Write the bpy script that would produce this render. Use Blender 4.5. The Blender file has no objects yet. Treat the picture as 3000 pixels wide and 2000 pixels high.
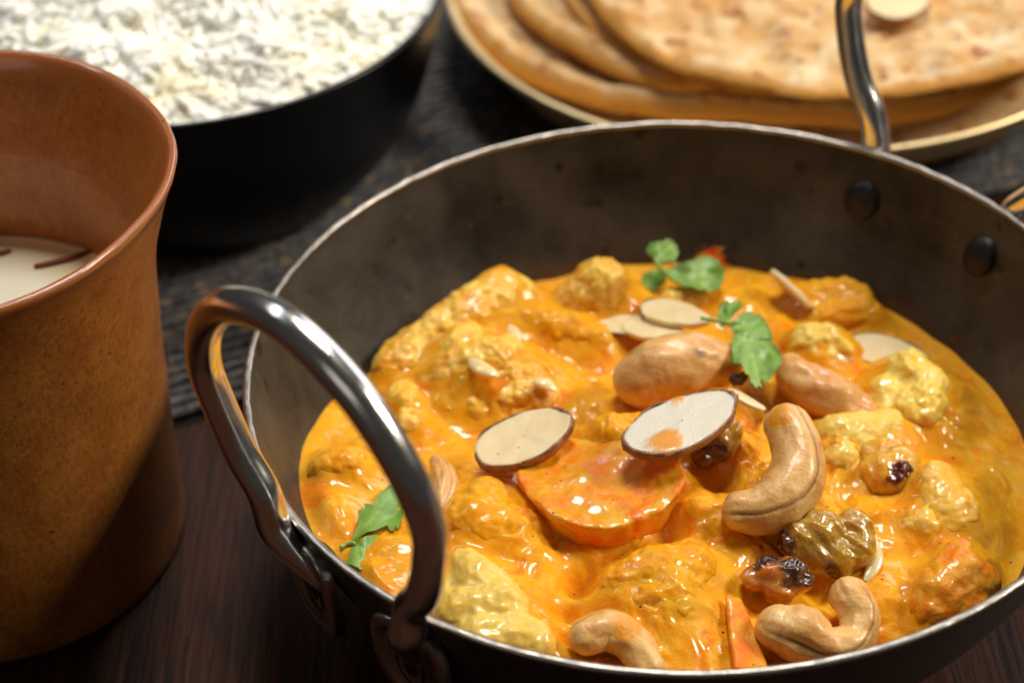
import bpy, bmesh, math, random
import numpy as np
from mathutils import Matrix, Vector
random.seed(7); RNG = np.random.default_rng(11)
S = 0.01                                   # everything below is authored in centimetres
sc = bpy.context.scene
COL = sc.collection
PI = math.pi

# ------------------------------------------------------------------ camera, world, lamps, exposure
CAM = np.array([-3.4525, -33.2494, 31.8176]); PITCH = 0.66148; ROLL = -0.0453786; FPX = 6000.0
_c, _s, _cp, _sp = math.cos(ROLL), math.sin(ROLL), math.cos(PITCH), math.sin(PITCH)
RIGHT = np.array([_c, _s*_sp, _s*_cp]); UP = np.array([-_s, _c*_sp, _c*_cp]); FWD = np.array([0, _cp, -_sp])
cd = bpy.data.cameras.new("camera"); cam = bpy.data.objects.new("camera", cd); COL.objects.link(cam)
M = Matrix.Identity(4)
for i in range(3):
    M[i][0] = RIGHT[i]; M[i][1] = UP[i]; M[i][2] = -FWD[i]; M[i][3] = CAM[i]*S
cam.matrix_world = M
cd.sensor_width = 36; cd.lens = FPX/3000*36; cd.clip_start = 0.02; cd.clip_end = 30
cd.dof.use_dof = True; cd.dof.focus_distance = 0.402; cd.dof.aperture_fstop = 11.0
sc.camera = cam

w = bpy.data.worlds.new("World"); sc.world = w; w.use_nodes = True
w.node_tree.nodes["Background"].inputs[0].default_value = (1.0, 0.93, 0.85, 1)
w.node_tree.nodes["Background"].inputs[1].default_value = 0.03

def area(name, target, az, el, dist, sx, sy, power, color):
    l = bpy.data.lights.new(name, 'AREA'); l.shape = 'RECTANGLE'; l.size = sx; l.size_y = sy
    l.energy = power; l.color = color
    o = bpy.data.objects.new(name, l); COL.objects.link(o)
    d = Vector((math.cos(az)*math.cos(el), math.sin(az)*math.cos(el), math.sin(el)))
    o.location = Vector(target)*S + d*dist
    o.rotation_euler = d.to_track_quat('Z', 'Y').to_euler()
    return o
area("window_lamp", (0, 0, 4), math.radians(3), math.radians(38), 1.6, 0.40, 0.40, 19, (1.0, 0.91, 0.77))
area("overhead_window_lamp", (-4, 4, 4), math.radians(78), math.radians(69), 1.5, 0.42, 0.42, 16.5, (1.0, 0.96, 0.89))
area("low_window_lamp", (0, 0, 4), math.radians(56), math.radians(20), 1.8, 1.3, 0.6, 8, (0.94, 0.97, 1.0))
area("highlight_strip_lamp", (0, 4, 4), math.radians(135), math.radians(48), 1.7, 1.1, 0.10, 4, (0.92, 0.96, 1.0))  # added unseen strip, no real window; gives line highlights on metal and sauce
area("front_fill_lamp", (-6, 0, 4), math.radians(232), math.radians(35), 1.6, 0.6, 0.4, 0.7, (1.0, 0.93, 0.84))

sc.view_settings.view_transform = 'Standard'; sc.view_settings.look = 'None'
sc.view_settings.exposure = 0.0; sc.view_settings.gamma = 1.0
sc.render.engine = 'CYCLES'
sc.cycles.use_denoising = True
sc.cycles.max_bounces = 14; sc.cycles.glossy_bounces = 4; sc.cycles.diffuse_bounces = 10; sc.cycles.transmission_bounces = 6
sc.cycles.sample_clamp_indirect = 4.0

# ------------------------------------------------------------------ numeric helpers
def at(px, py, z):
    """pixel of the 2352 px wide view -> point on the horizontal plane z (cm)"""
    x = (px*1.2755-1500)/FPX; y = -(py*1.2755-1000)/FPX
    d = RIGHT*x + UP*y + FWD
    return CAM + d*((z-CAM[2])/d[2])

_perm = np.random.default_rng(3).permutation(256); _perm = np.concatenate([_perm, _perm, _perm])
_g = np.random.default_rng(4).normal(size=(256, 3)); _g /= np.linalg.norm(_g, axis=1)[:, None]
def pn(P, seed=0):
    P = np.asarray(P, float) + seed*17.31
    i = np.floor(P).astype(int); f = P-i; i &= 255
    u = f*f*f*(f*(f*6-15)+10)
    out = 0
    for dx in (0, 1):
        for dy in (0, 1):
            for dz in (0, 1):
                h = _perm[_perm[_perm[(i[:, 0]+dx) & 255]+((i[:, 1]+dy) & 255)]+((i[:, 2]+dz) & 255)]
                g = _g[h]
                n = g[:, 0]*(f[:, 0]-dx)+g[:, 1]*(f[:, 1]-dy)+g[:, 2]*(f[:, 2]-dz)
                wx = u[:, 0] if dx else 1-u[:, 0]; wy = u[:, 1] if dy else 1-u[:, 1]; wz = u[:, 2] if dz else 1-u[:, 2]
                out = out + n*wx*wy*wz
    return out*1.5
def fbm(P, freq, octs=3, seed=0, gain=.5):
    P = np.asarray(P, float); a = 1; o = 0
    for k in range(octs):
        o = o + a*pn(P*freq*2**k, seed+k*3); a *= gain
    return o
def worley(P, freq, seed=0):
    P = np.asarray(P, float)*freq+seed*7.7; i = np.floor(P).astype(int); best = np.full(len(P), 9.)
    for dx in (-1, 0, 1):
        for dy in (-1, 0, 1):
            for dz in (-1, 0, 1):
                c = i+np.array([dx, dy, dz]); k = c & 255
                h = _perm[_perm[_perm[k[:, 0]]+k[:, 1]]+k[:, 2]]
                q = c+.5+.45*_g[h]
                best = np.minimum(best, ((P-q)**2).sum(1))
    return np.sqrt(best)
def smax(a, b, k):
    h = np.clip(.5+.5*(a-b)/k, 0, 1)
    return b*(1-h)+a*h+k*h*(1-h)
def sstep(a, b, x):
    t = np.clip((x-a)/(b-a), 0, 1); return t*t*(3-2*t)

def catmull(P, n=8, closed=False):
    P = np.asarray(P, float); out = []
    m = len(P)
    rng = range(m if closed else m-1)
    for i in rng:
        if closed: a, b, c, d = P[(i-1) % m], P[i], P[(i+1) % m], P[(i+2) % m]
        else: a, b, c, d = P[max(i-1, 0)], P[i], P[i+1], P[min(i+2, m-1)]
        for k in range(n):
            t = k/n
            out.append(.5*((2*b)+(-a+c)*t+(2*a-5*b+4*c-d)*t*t+(-a+3*b-3*c+d)*t**3))
    if not closed: out.append(P[-1])
    return np.array(out)

# ------------------------------------------------------------------ object helpers
ORG = {}
def empty(name, label, cat, loc, group=None):
    o = bpy.data.objects.new(name, None); COL.objects.link(o); o.empty_display_size = .01
    loc = np.array(loc, float); o.location = Vector(loc*S); ORG[o.name] = loc
    tag(o, label, cat, group); return o
def tag(o, label=None, cat=None, group=None, kind=None):
    if label: o['label'] = label
    if cat: o['category'] = cat
    if group: o['group'] = group
    if kind: o['kind'] = kind
    return o
def mk(name, V, F, mat, parent=None, origin=None, smooth=True, attrs=None, mats=None, midx=None):
    """V in world cm, F list of index tuples or (n,k) array"""
    V = np.asarray(V, float)
    if origin is None:
        origin = ORG[parent.name] if parent else np.array([*(V.min(0)+V.max(0))[:2]/2, V[:, 2].min()])
    origin = np.array(origin, float)
    me = bpy.data.meshes.new(name)
    me.from_pydata(((V-origin)*S).tolist(), [], F.tolist() if isinstance(F, np.ndarray) else F)
    if smooth: me.polygons.foreach_set('use_smooth', [True]*len(me.polygons))
    for m_ in (mats or [mat]): me.materials.append(m_)
    if midx is not None: me.polygons.foreach_set('material_index', np.asarray(midx, dtype=np.int32))
    for k, a in (attrs or {}).items():
        at_ = me.attributes.new(k, 'FLOAT', 'POINT'); at_.data.foreach_set('value', np.asarray(a, dtype=np.float32))
    me.update()
    o = bpy.data.objects.new(name, me); COL.objects.link(o); ORG[o.name] = origin
    if parent:
        o.parent = parent; o.location = Vector((origin-ORG[parent.name])*S)
    else: o.location = Vector(origin*S)
    return o
def quads(nr, nc, wrap=True):
    i = np.arange(nr-1)[:, None]; j = np.arange(nc if wrap else nc-1)[None]
    a = i*nc+j; b = i*nc+(j+1) % nc
    return np.stack([a, b, b+nc, a+nc], -1).reshape(-1, 4)
def lathe(prof, n=160, c=(0, 0)):
    prof = np.asarray(prof, float); th = np.linspace(0, 2*PI, n, endpoint=False)
    V = np.stack([c[0]+prof[:, :1]*np.cos(th), c[1]+prof[:, :1]*np.sin(th), np.repeat(prof[:, 1:2], n, 1)], -1).reshape(-1, 3)
    return V, quads(len(prof), n)
def frames(P):
    T = np.gradient(P, axis=0); T /= np.linalg.norm(T, axis=1)[:, None]
    n = np.cross(T[0], [0, 0, 1.]); 
    if np.linalg.norm(n) < 1e-3: n = np.cross(T[0], [1., 0, 0])
    N = []
    for t in T:
        n = n-t*(n@t); n /= np.linalg.norm(n); N.append(n)
    N = np.array(N); return T, N, np.cross(T, N)
def tube(P, R, n=24, flat=1.0, cap=True):
    """swept round section with rounded ends; flat scales the binormal radius"""
    P = np.asarray(P, float); R = np.broadcast_to(np.asarray(R, float), (len(P),)).copy()
    if cap:
        T, _, _ = frames(P); k = np.linspace(0, PI/2, 7)
        a = [P[0]-T[0]*R[0]*math.cos(q) for q in k[:-1]]; ar = [max(R[0]*math.sin(q), 1e-3) for q in k[:-1]]
        b = [P[-1]+T[-1]*R[-1]*math.sin(q) for q in k[1:]]; br = [max(R[-1]*math.cos(q), 1e-3) for q in k[1:]]
        P = np.array(a+list(P)+b); R = np.array(ar+list(R)+br)
    T, N, B = frames(P); th = np.linspace(0, 2*PI, n, endpoint=False)
    V = P[:, None]+R[:, None, None]*(np.cos(th)[None, :, None]*N[:, None]+flat*np.sin(th)[None, :, None]*B[:, None])
    F = quads(len(P), n).tolist()
    if cap: F += [tuple(range(n-1, -1, -1)), tuple(range((len(P)-1)*n, len(P)*n))]
    return V.reshape(-1, 3), F, th
def normals(V, F):
    N = np.zeros_like(V); F = np.asarray(F)
    a = V[F[:, 0]]; n = np.cross(V[F[:, 1]]-a, V[F[:, 2]]-a)
    if F.shape[1] == 4: n = n+np.cross(V[F[:, 2]]-a, V[F[:, 3]]-a)
    for k in range(F.shape[1]): np.add.at(N, F[:, k], n)
    l = np.linalg.norm(N, axis=1); l[l == 0] = 1
    return N/l[:, None]
def remesh(bm, voxel, smooth=4):
    """union of everything in bm as one even quad mesh (cm) -> V, F"""
    me = bpy.data.meshes.new('tmp'); bm.to_mesh(me); bm.free()
    o = bpy.data.objects.new('tmp', me); COL.objects.link(o)
    m = o.modifiers.new('r', 'REMESH'); m.mode = 'VOXEL'; m.voxel_size = voxel; m.adaptivity = 0
    if smooth:
        m2 = o.modifiers.new('s', 'SMOOTH'); m2.factor = .5; m2.iterations = smooth
    dg = bpy.context.evaluated_depsgraph_get(); dg.update()
    e = o.evaluated_get(dg); em = e.to_mesh()
    V = np.empty(len(em.vertices)*3); em.vertices.foreach_get('co', V); V = V.reshape(-1, 3)
    F = np.empty(len(em.polygons)*4, dtype=np.int32); em.polygons.foreach_get('vertices', F); F = F.reshape(-1, 4)
    e.to_mesh_clear(); bpy.data.objects.remove(o); bpy.data.meshes.remove(me)
    return V, F
def spheres_bm(sp):
    bm = bmesh.new()
    for x, y, z, r in sp:
        bmesh.ops.create_icosphere(bm, subdivisions=3, radius=r, matrix=Matrix.Translation((x, y, z)))
    return bm

# ------------------------------------------------------------------ material helpers
class N:
    def __init__(s, name):
        s.m = bpy.data.materials.new(name); s.m.use_nodes = True; s.t = s.m.node_tree; s.t.nodes.clear()
        s.out = s.t.nodes.new('ShaderNodeOutputMaterial'); s.b = s.t.nodes.new('ShaderNodeBsdfPrincipled')
        s.t.links.new(s.b.outputs[0], s.out.inputs[0])
        tc = s.t.nodes.new('ShaderNodeTexCoord'); mp = s.t.nodes.new('ShaderNodeMapping')
        mp.inputs['Scale'].default_value = (100, 100, 100)       # cm
        s.t.links.new(tc.outputs['Object'], mp.inputs[0]); s.co = mp.outputs[0]
    def link(s, a, b): s.t.links.new(a, b)
    def val(s, inp, v):
        if isinstance(v, bpy.types.NodeSocket): s.link(v, inp)
        else: inp.default_value = v
    def noise(s, scale, detail=3, rough=.5, co=None, dist=0):
        n = s.t.nodes.new('ShaderNodeTexNoise'); n.inputs['Scale'].default_value = scale; n.inputs['Detail'].default_value = detail
        n.inputs['Roughness'].default_value = rough; n.inputs['Distortion'].default_value = dist
        s.link(co or s.co, n.inputs['Vector']); return n.outputs['Fac']
    def stretch(s, sc_, rot=(0, 0, 0)):
        m = s.t.nodes.new('ShaderNodeMapping'); m.inputs['Scale'].default_value = sc_; m.inputs['Rotation'].default_value = rot
        s.link(s.co, m.inputs[0]); return m.outputs[0]
    def voro(s, scale, feat='F1', co=None):
        n = s.t.nodes.new('ShaderNodeTexVoronoi'); n.inputs['Scale'].default_value = scale; n.feature = feat
        s.link(co or s.co, n.inputs['Vector']); return n
    def ramp(s, fac, stops):
        r = s.t.nodes.new('ShaderNodeValToRGB'); e = r.color_ramp.elements
        while len(e) < len(stops): e.new(.5)
        for k, (p, c) in enumerate(stops):
            e[k].position = p; e[k].color = (c, c, c, 1) if not isinstance(c, tuple) else (*c, 1)
        s.link(fac, r.inputs[0]); return r.outputs[0]
    def mix(s, fac, a, b, blend='MIX'):
        m = s.t.nodes.new('ShaderNodeMix'); m.data_type = 'RGBA'; m.blend_type = blend
        s.val(m.inputs[0], fac)
        for k, v in ((6, a), (7, b)):
            s.val(m.inputs[k], (*v, 1) if isinstance(v, tuple) else v)
        return m.outputs[2]
    def math(s, op, a, b=0.0):
        m = s.t.nodes.new('ShaderNodeMath'); m.operation = op; s.val(m.inputs[0], a); s.val(m.inputs[1], b); return m.outputs[0]
    def attr(s, name):
        a = s.t.nodes.new('ShaderNodeAttribute'); a.attribute_name = name; return a.outputs['Fac']
    def set(s, **k):
        for q, v in k.items():
            nm = q.replace('_', ' ')
            i = s.b.inputs[nm]
            if isinstance(v, tuple) and len(v) == 3 and i.type == 'RGBA': v = (*v, 1)
            s.val(i, v)
        return s
    def bump(s, h, strength=.3, dist=.0005):
        n = s.t.nodes.new('ShaderNodeBump'); n.inputs['Strength'].default_value = strength; n.inputs['Distance'].default_value = dist
        s.link(h, n.inputs['Height']); s.link(n.outputs[0], s.b.inputs['Normal']); return s
    def sss(s, weight, rad, scale):
        s.b.inputs['Subsurface Weight'].default_value = weight; s.b.inputs['Subsurface Radius'].default_value = rad
        s.b.inputs['Subsurface Scale'].default_value = scale; return s

SAUCE_A = (.77, .305, .004); SAUCE_B = (.80, .385, .014); SAUCE_C = (.75, .185, .002)
def sauce_color(n):
    c = n.mix(n.ramp(n.noise(.9, 5, .7), [(.40, 0.), (.60, 1.)]), SAUCE_A, SAUCE_B)
    c = n.mix(n.ramp(n.noise(2.6, 4, .7, dist=.5), [(.52, 0.), (.68, .6)]), c, (.86, .49, .05))
    c = n.mix(n.ramp(n.noise(1.1, 5, .7, dist=.8), [(.53, 0.), (.66, .9)]), c, SAUCE_C)
    v = n.voro(3.2)                                                      # spice specks
    sp = n.math('MULTIPLY', n.ramp(v.outputs['Distance'], [(.07, 1.), (.115, 0.)]),
                n.ramp(n.math('MULTIPLY', v.outputs['Color'], 1.), [(.62, 0.), (.66, 1.)]))
    return n.mix(sp, c, (.06, .012, .003))
def wet_bump(n, st=.35):
    h = n.math('ADD', n.noise(7, 3, .6), n.math('MULTIPLY', n.noise(20, 2, .5), .25))
    n.bump(h, st*.9, .0005)
def wet_coat(n): return n.ramp(n.noise(1.5, 4, .65, dist=.3), [(.44, .03), (.58, .8)])
def wet_rough(n): return n.ramp(n.noise(2.1, 4, .65), [(.35, .30), (.65, .58)])
def m_sauce():
    n = N('curry_sauce'); n.set(Base_Color=sauce_color(n), Roughness=wet_rough(n), IOR=1.4, Specular_IOR_Level=.2, Coat_Weight=wet_coat(n), Coat_Roughness=.04)
    n.sss(.35, (1., .42, .08), .0028); wet_bump(n); return n.m
def coated(name, flesh, flesh2, lo, hi, rough=.36, bump=.3, fs=1.0):
    """cooked vegetable whose flesh shows through an uneven film of sauce"""
    n = N(name)
    f = n.mix(n.ramp(n.noise(2.2, 4, .6), [(.35, 0.), (.65, 1.)]), flesh, flesh2)
    mask = n.ramp(n.noise(.75*fs, 4, .6, dist=.4), [(lo, 0.), (hi, 1.)])
    n.set(Base_Color=n.mix(mask, f, sauce_color(n)), Roughness=wet_rough(n), Specular_IOR_Level=.3, Coat_Weight=wet_coat(n), Coat_Roughness=.04)
    n.sss(.2, (1., .5, .12), .003); wet_bump(n, bump); return n.m
MAT = {}
MAT['sauce'] = m_sauce()
MAT['floret'] = coated('sauced_cauliflower', (.90, .52, .045), (.92, .62, .14), .38, .62)
MAT['floret_pale'] = coated('pale_cauliflower', (.86, .55, .06), (.88, .64, .15), .52, .74)
MAT['potato'] = coated('boiled_potato', (.80, .57, .13), (.78, .49, .065), .54, .76, bump=.08)
MAT['carrot'] = coated('cooked_carrot', (.82, .155, .002), (.82, .215, .006), .37, .56, bump=.5, fs=1.9)
MAT['tomato'] = coated('red_tomato', (.66, .035, .006), (.76, .14, .015), .48, .62, fs=2.0)
n = N('roasted_cashew')
c = n.mix(n.ramp(n.noise(1.2, 4, .6), [(.3, 0.), (.7, 1.)]), (.68, .34, .085), (.82, .54, .20))
c = n.mix(n.ramp(n.noise(2.0, 5, .65, dist=.5), [(.50, 0.), (.68, .85)]), c, (.56, .225, .045))
v = n.voro(1.1); sp = n.math('MULTIPLY', n.ramp(v.outputs['Distance'], [(.10, 1.), (.15, 0.)]), n.ramp(n.noise(1.7, 1), [(.56, 0.), (.6, 1.)]))
c = n.mix(sp, c, (.12, .03, .012))
c = n.mix(n.math('MULTIPLY', n.attr('seam'), .75), c, (.20, .07, .02))
c = n.mix(n.math('MULTIPLY', n.attr('toast'), .8), c, (.66, .27, .065))
c = n.mix(n.attr('sauced'), c, SAUCE_A)
n.set(Base_Color=c, Roughness=.44, Coat_Weight=.25, Coat_Roughness=.15).sss(.3, (1., .55, .25), .0025)
n.bump(n.math('ADD', n.noise(4, 5, .65), n.math('MULTIPLY', n.noise(14, 2, .5, co=n.stretch((1, 1, 1))), .4)), .3, .0010); MAT['cashew'] = n.m
n = N('almond_flesh')
c = n.mix(n.ramp(n.noise(1.5, 4, .6), [(.35, 0.), (.65, 1.)]), (.78, .60, .31), (.82, .67, .40))
v = n.voro(3.5); c = n.mix(n.math('MULTIPLY', n.ramp(v.outputs['Distance'], [(.06, 1.), (.1, 0.)]), n.ramp(v.outputs['Color'], [(.72, 0.), (.76, 1.)])), c, (.30, .15, .05))
c = n.mix(n.attr('sauced'), c, SAUCE_A)
n.set(Base_Color=c, Roughness=.38).sss(.3, (1., .8, .5), .002); n.bump(n.noise(10, 3, .5), .1, .0005); MAT['almond'] = n.m
n = N('wet_almond_flesh')
c = n.mix(n.attr('sauced'), (.74, .68, .55), SAUCE_A)  # flesh tone whitened to carry the sky's reflection in the colour
n.set(Base_Color=c, Roughness=.30, Coat_Weight=1., Coat_Roughness=.18).sss(.3, (1., .8, .5), .002)
n.bump(n.noise(22, 3, .6), .45, .0006); MAT['almond_wet'] = n.m
n = N('almond_skin')
c = n.mix(n.ramp(n.noise(4, 4, .6), [(.35, 0.), (.65, 1.)]), (.19, .06, .018), (.38, .15, .048))
n.set(Base_Color=c, Roughness=.42, Coat_Weight=.3, Coat_Roughness=.2); n.bump(n.noise(9, 3, .6), .5, .0008); MAT['skin'] = n.m
def raisin(name, a, b, dark):
    n = N(name)
    c = n.mix(n.ramp(n.noise(1.6, 4, .6), [(.35, 0.), (.65, 1.)]), a, b)
    c = n.mix(n.attr('char'), c, dark)
    n.set(Base_Color=c, Roughness=.25, Coat_Weight=.8, Coat_Roughness=.04).sss(.8, (1., .6, .15), .006)
    n.bump(n.noise(4.5, 3, .5, dist=1.2), .4, .0014); return n.m
MAT['raisin_gold'] = raisin('golden_raisin', (.68, .34, .02), (.76, .40, .04), (.11, .010, .005))
MAT['raisin_olive'] = raisin('olive_raisin', (.40, .215, .016), (.52, .30, .028), (.11, .026, .006))
MAT['raisin_dark'] = raisin('dark_raisin', (.46, .16, .018), (.56, .23, .03), (.05, .012, .005))
n = N('coriander_leaf')
c = n.mix(n.ramp(n.noise(1.4, 3), [(.35, 0.), (.65, 1.)]), (.12, .26, .025), (.20, .34, .05))
c = n.mix(n.math('MULTIPLY', n.attr('vein'), .55), c, (.34, .52, .13))
n.set(Base_Color=c, Roughness=.42, Coat_Weight=.15, Coat_Roughness=.3).sss(.25, (.5, 1., .1), .001)
n.bump(n.noise(6, 3), .15, .0006); MAT['leaf'] = n.m
n = N('onion'); n.set(Base_Color=n.mix(n.noise(3, 2), (.78, .56, .22), (.84, .70, .42)), Roughness=.22, Coat_Weight=.7, Coat_Roughness=.08).sss(.6, (1., .75, .35), .004); n.bump(n.noise(5, 2), .2, .0008); MAT['onion'] = n.m

def steel(name, a, b, rough, metal=1.0, stains=True, scratch=True):
    n = N(name)
    c = n.mix(n.ramp(n.noise(.45, 5, .6), [(.3, 0.), (.7, 1.)]), a, b)
    if stains:
        c = n.mix(n.ramp(n.noise(1.3, 4, .6), [(.66, 0.), (.72, .7)]), c, tuple(q*.35 for q in a))
        v = n.voro(1.3); c = n.mix(n.math('MULTIPLY', n.ramp(v.outputs['Distance'], [(.10, 1.), (.17, 0.)]), n.ramp(v.outputs['Color'], [(.6, 0.), (.64, .8)])), c, tuple(q*.25 for q in a))
    r = n.math('ADD', n.math('MULTIPLY', n.noise(2.5, 4, .6), .22), rough-.11)
    n.set(Base_Color=c, Metallic=metal, Roughness=r)
    if scratch: n.bump(n.math('ADD', n.noise(9, 4, .6), n.noise(7, 2, .5, co=n.stretch((.6, .6, 9)))), .12, .0005)
    return n.m
MAT['pan_in'] = steel('worn_pan_inside', (.020, .016, .012), (.10, .09, .076), .44, .5)
def tide():
    m = MAT['pan_in']; t = m.node_tree; b = [q for q in t.nodes if q.type == 'BSDF_PRINCIPLED'][0]
    n = N.__new__(N); n.t = t; n.b = b
    mp = [q for q in t.nodes if q.type == 'MAPPING' and abs(q.inputs['Scale'].default_value[0]-100) < 1][0]; n.co = mp.outputs[0]
    sep = t.nodes.new('ShaderNodeSeparateXYZ'); t.links.new(n.co, sep.inputs[0])
    zz = n.math('ADD', sep.outputs[2], n.math('MULTIPLY', n.noise(.7, 5, .65), -1.6))
    msk = n.ramp(n.math('MULTIPLY', zz, .25), [(.36, .85), (.46, 0.)])
    drops = n.voro(.9); dm = n.math('MULTIPLY', n.ramp(drops.outputs['Distance'], [(.13, 1.), (.2, 0.)]), n.ramp(drops.outputs['Color'], [(.55, 0.), (.6, .8)]))
    old = b.inputs['Base Color'].links[0].from_socket
    c = n.mix(msk, old, (.09, .038, .010)); c = n.mix(dm, c, (.022, .015, .010))
    c = n.mix(n.ramp(n.noise(3, 3, .6, co=n.stretch((1, 1, 5))), [(.62, 0.), (.72, .5)]), c, (.16, .14, .11))
    t.links.new(c, b.inputs['Base Color'])
tide()
MAT['pan_out'] = steel('worn_pan_outside', (.12, .115, .105), (.17, .16, .145), .5)
MAT['pan_rim'] = steel('worn_pan_rim', (.50, .47, .43), (.27, .235, .205), .36)
MAT['rod'] = steel('polished_steel_rod', (.93, .91, .88), (.88, .85, .81), .20, stains=False, scratch=False)
MAT['lug'] = steel('handle_lug_steel', (.55, .51, .47), (.42, .38, .34), .26, stains=False)
MAT['rivet'] = steel('rivet_steel', (.035, .030, .027), (.022, .020, .018), .45, .6)
n = N('brown_glaze')
c = n.mix(n.ramp(n.noise(.9, 5, .65), [(.35, 0.), (.65, 1.)]), (.33, .098, .013), (.43, .160, .024))
c = n.mix(n.ramp(n.noise(10, 5, .75, co=n.stretch((1, 1, .6))), [(.48, 0.), (.66, .7)]), c, (.16, .042, .008))
c = n.mix(n.ramp(n.noise(5, 4, .7), [(.55, 0.), (.72, .4)]), c, (.58, .25, .04))
c = n.mix(n.attr('lip'), c, (.36, .105, .022))
v = n.voro(2.2); c = n.mix(n.math('MULTIPLY', n.ramp(v.outputs['Distance'], [(.06, 1.), (.1, 0.)]), n.ramp(v.outputs['Color'], [(.66, 0.), (.7, .9)])), c, (.05, .018, .008))
r_ = n.math('SUBTRACT', .44, n.math('MULTIPLY', n.attr('lip'), .24))
n.set(Base_Color=c, Roughness=r_, Coat_Weight=n.math('ADD', .3, n.math('MULTIPLY', n.attr('lip'), .7)), Coat_Roughness=.13)
n.bump(n.noise(20, 4, .7), .28, .0006); MAT['cup'] = n.m
n = N('saffron_milk'); n.set(Base_Color=n.mix(n.ramp(n.noise(.35, 3), [(.35, 0.), (.65, 1.)]), (.95, .90, .72), (.95, .85, .52)), Roughness=.18).sss(.15, (1., .9, .7), .003); MAT['milk'] = n.m
n = N('saffron_thread'); n.set(Base_Color=(.20, .016, .004), Roughness=.5); MAT['saffron'] = n.m
n = N('dark_backing_cloth'); n.set(Base_Color=(.012, .012, .013), Roughness=.95); MAT['cloth_dark'] = n.m
n = N('black_lacquer'); n.set(Base_Color=(.0022, .0022, .0025), Specular_IOR_Level=.35, Roughness=n.math('ADD', n.math('MULTIPLY', n.noise(3, 3), .1), .24), IOR=1.45); MAT['black'] = n.m
n = N('cooked_rice')
c = n.mix(n.ramp(n.noise(.55, 3), [(.48, 0.), (.72, 1.)]), (.955, .945, .885), (.95, .90, .66))
n.set(Base_Color=c, Roughness=.5, Specular_IOR_Level=.25).sss(.10, (1., .95, .75), .003); MAT['rice'] = n.m
n = N('brass'); n.set(Base_Color=n.mix(n.noise(2, 4), (.84, .64, .32), (.90, .74, .44)), Metallic=1., Roughness=n.math('ADD', n.math('MULTIPLY', n.noise(4, 3), .15), .36)); MAT['brass'] = n.m
n = N('griddled_flatbread')
c = n.mix(n.ramp(n.noise(.8, 5, .6), [(.40, 0.), (.60, 1.)]), (.64, .36, .13), (.74, .53, .28))
c = n.mix(n.ramp(n.noise(1.2, 4, .6), [(.54, 0.), (.66, .85)]), c, (.56, .25, .035))
c = n.mix(n.ramp(n.noise(1.7, 3, .6, dist=.4), [(.57, 0.), (.64, .9)]), c, (.34, .095, .02))
c = n.mix(n.ramp(n.noise(.9, 5, .7, co=n.stretch((1.3, 1, 1))), [(.52, 0.), (.66, .6)]), c, (.84, .74, .54))
c = n.mix(n.attr('edge'), c, (.60, .27, .04))
n.set(Base_Color=c, Roughness=.62, Specular_IOR_Level=.25).sss(.2, (1., .5, .2), .002)
n.bump(n.noise(5, 5, .65), .5, .0015); MAT['bread'] = n.m
n = N('dark_wood')
co = n.stretch((1., .045, 1.), (0, 0, math.radians(-8)))
g1 = n.noise(1.7, 6, .65, co=co, dist=.5); g2 = n.noise(9, 4, .7, co=co)
c = n.mix(n.ramp(g1, [(.3, 0.), (.7, 1.)]), (.013, .0038, .0018), (.080, .023, .008))
c = n.mix(n.ramp(g2, [(.45, 0.), (.62, .85)]), c, (.009, .004, .003))
c = n.mix(n.ramp(n.noise(5.5, 4, .7, co=co), [(.60, 0.), (.72, .5)]), c, (.13, .06, .03))
n.set(Base_Color=c, Roughness=n.math('ADD', n.math('MULTIPLY', g2, .25), .45), Specular_IOR_Level=.18); n.bump(n.math('ADD', g1, g2), .4, .0008); MAT['wood'] = n.m
n = N('charcoal_cotton')
c = n.mix(n.ramp(n.noise(3.2, 4, .7), [(.40, 0.), (.62, 1.)]), (.06, .061, .070), (.22, .215, .22))
c = n.mix(n.ramp(n.noise(2.6, 3, .6, co=n.stretch((1, 1, 1))), [(.56, 0.), (.68, .9)]), c, (.46, .34, .20))
n.set(Base_Color=c, Roughness=.9); n.bump(n.noise(14, 4, .7), .8, .0015); MAT['cloth'] = n.m

# ------------------------------------------------------------------ table
g = np.linspace(-1, 1, 2)
mk('tabletop', [(-70, -60, 0), (70, -60, 0), (70, 90, 0), (-70, 90, 0), (-70, -60, -2.5), (70, -60, -2.5), (70, 90, -2.5), (-70, 90, -2.5)],
   [(0, 1, 2, 3), (7, 6, 5, 4), (0, 4, 5, 1), (1, 5, 6, 2), (2, 6, 7, 3), (3, 7, 4, 0)], MAT['wood'], origin=(0, 0, 0), smooth=False)['kind'] = 'structure'

# ------------------------------------------------------------------ ribbed place mat
MD = np.array([.9346, .3557]); MN = np.array([-.3557, .9346]); M0 = np.array([-11.8, 5.0])
CUP = np.array([-15.25, 1.5])
mat_ = empty('place_mat', 'dark ribbed cotton place mat lying under the black rice bowl', 'place mat', (*(M0+MN*15+MD*12), 0))
NRIB = 84; PITCHR = .41
base = []
def rib_start(v):
    # the near left corner is folded away beside the cup
    return -1.1 + (-9.5)*min(1, max(0, (v-3.6)/2.2)) if v < 5.8 else -10.6
Vb = []
for k in range(NRIB+1):
    v = k*PITCHR-.205; 
    for u in (rib_start(v)-.1, 44.):
        Vb.append([*(M0+MD*u+MN*v), .05])
nb = len(Vb); Vb2 = [[a, b, .004] for a, b, _ in Vb]
F = [(2*k, 2*k+1, 2*k+3, 2*k+2) for k in range(NRIB)]
mk('backing', Vb, F, MAT['cloth_dark'], mat_, smooth=False)
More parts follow.
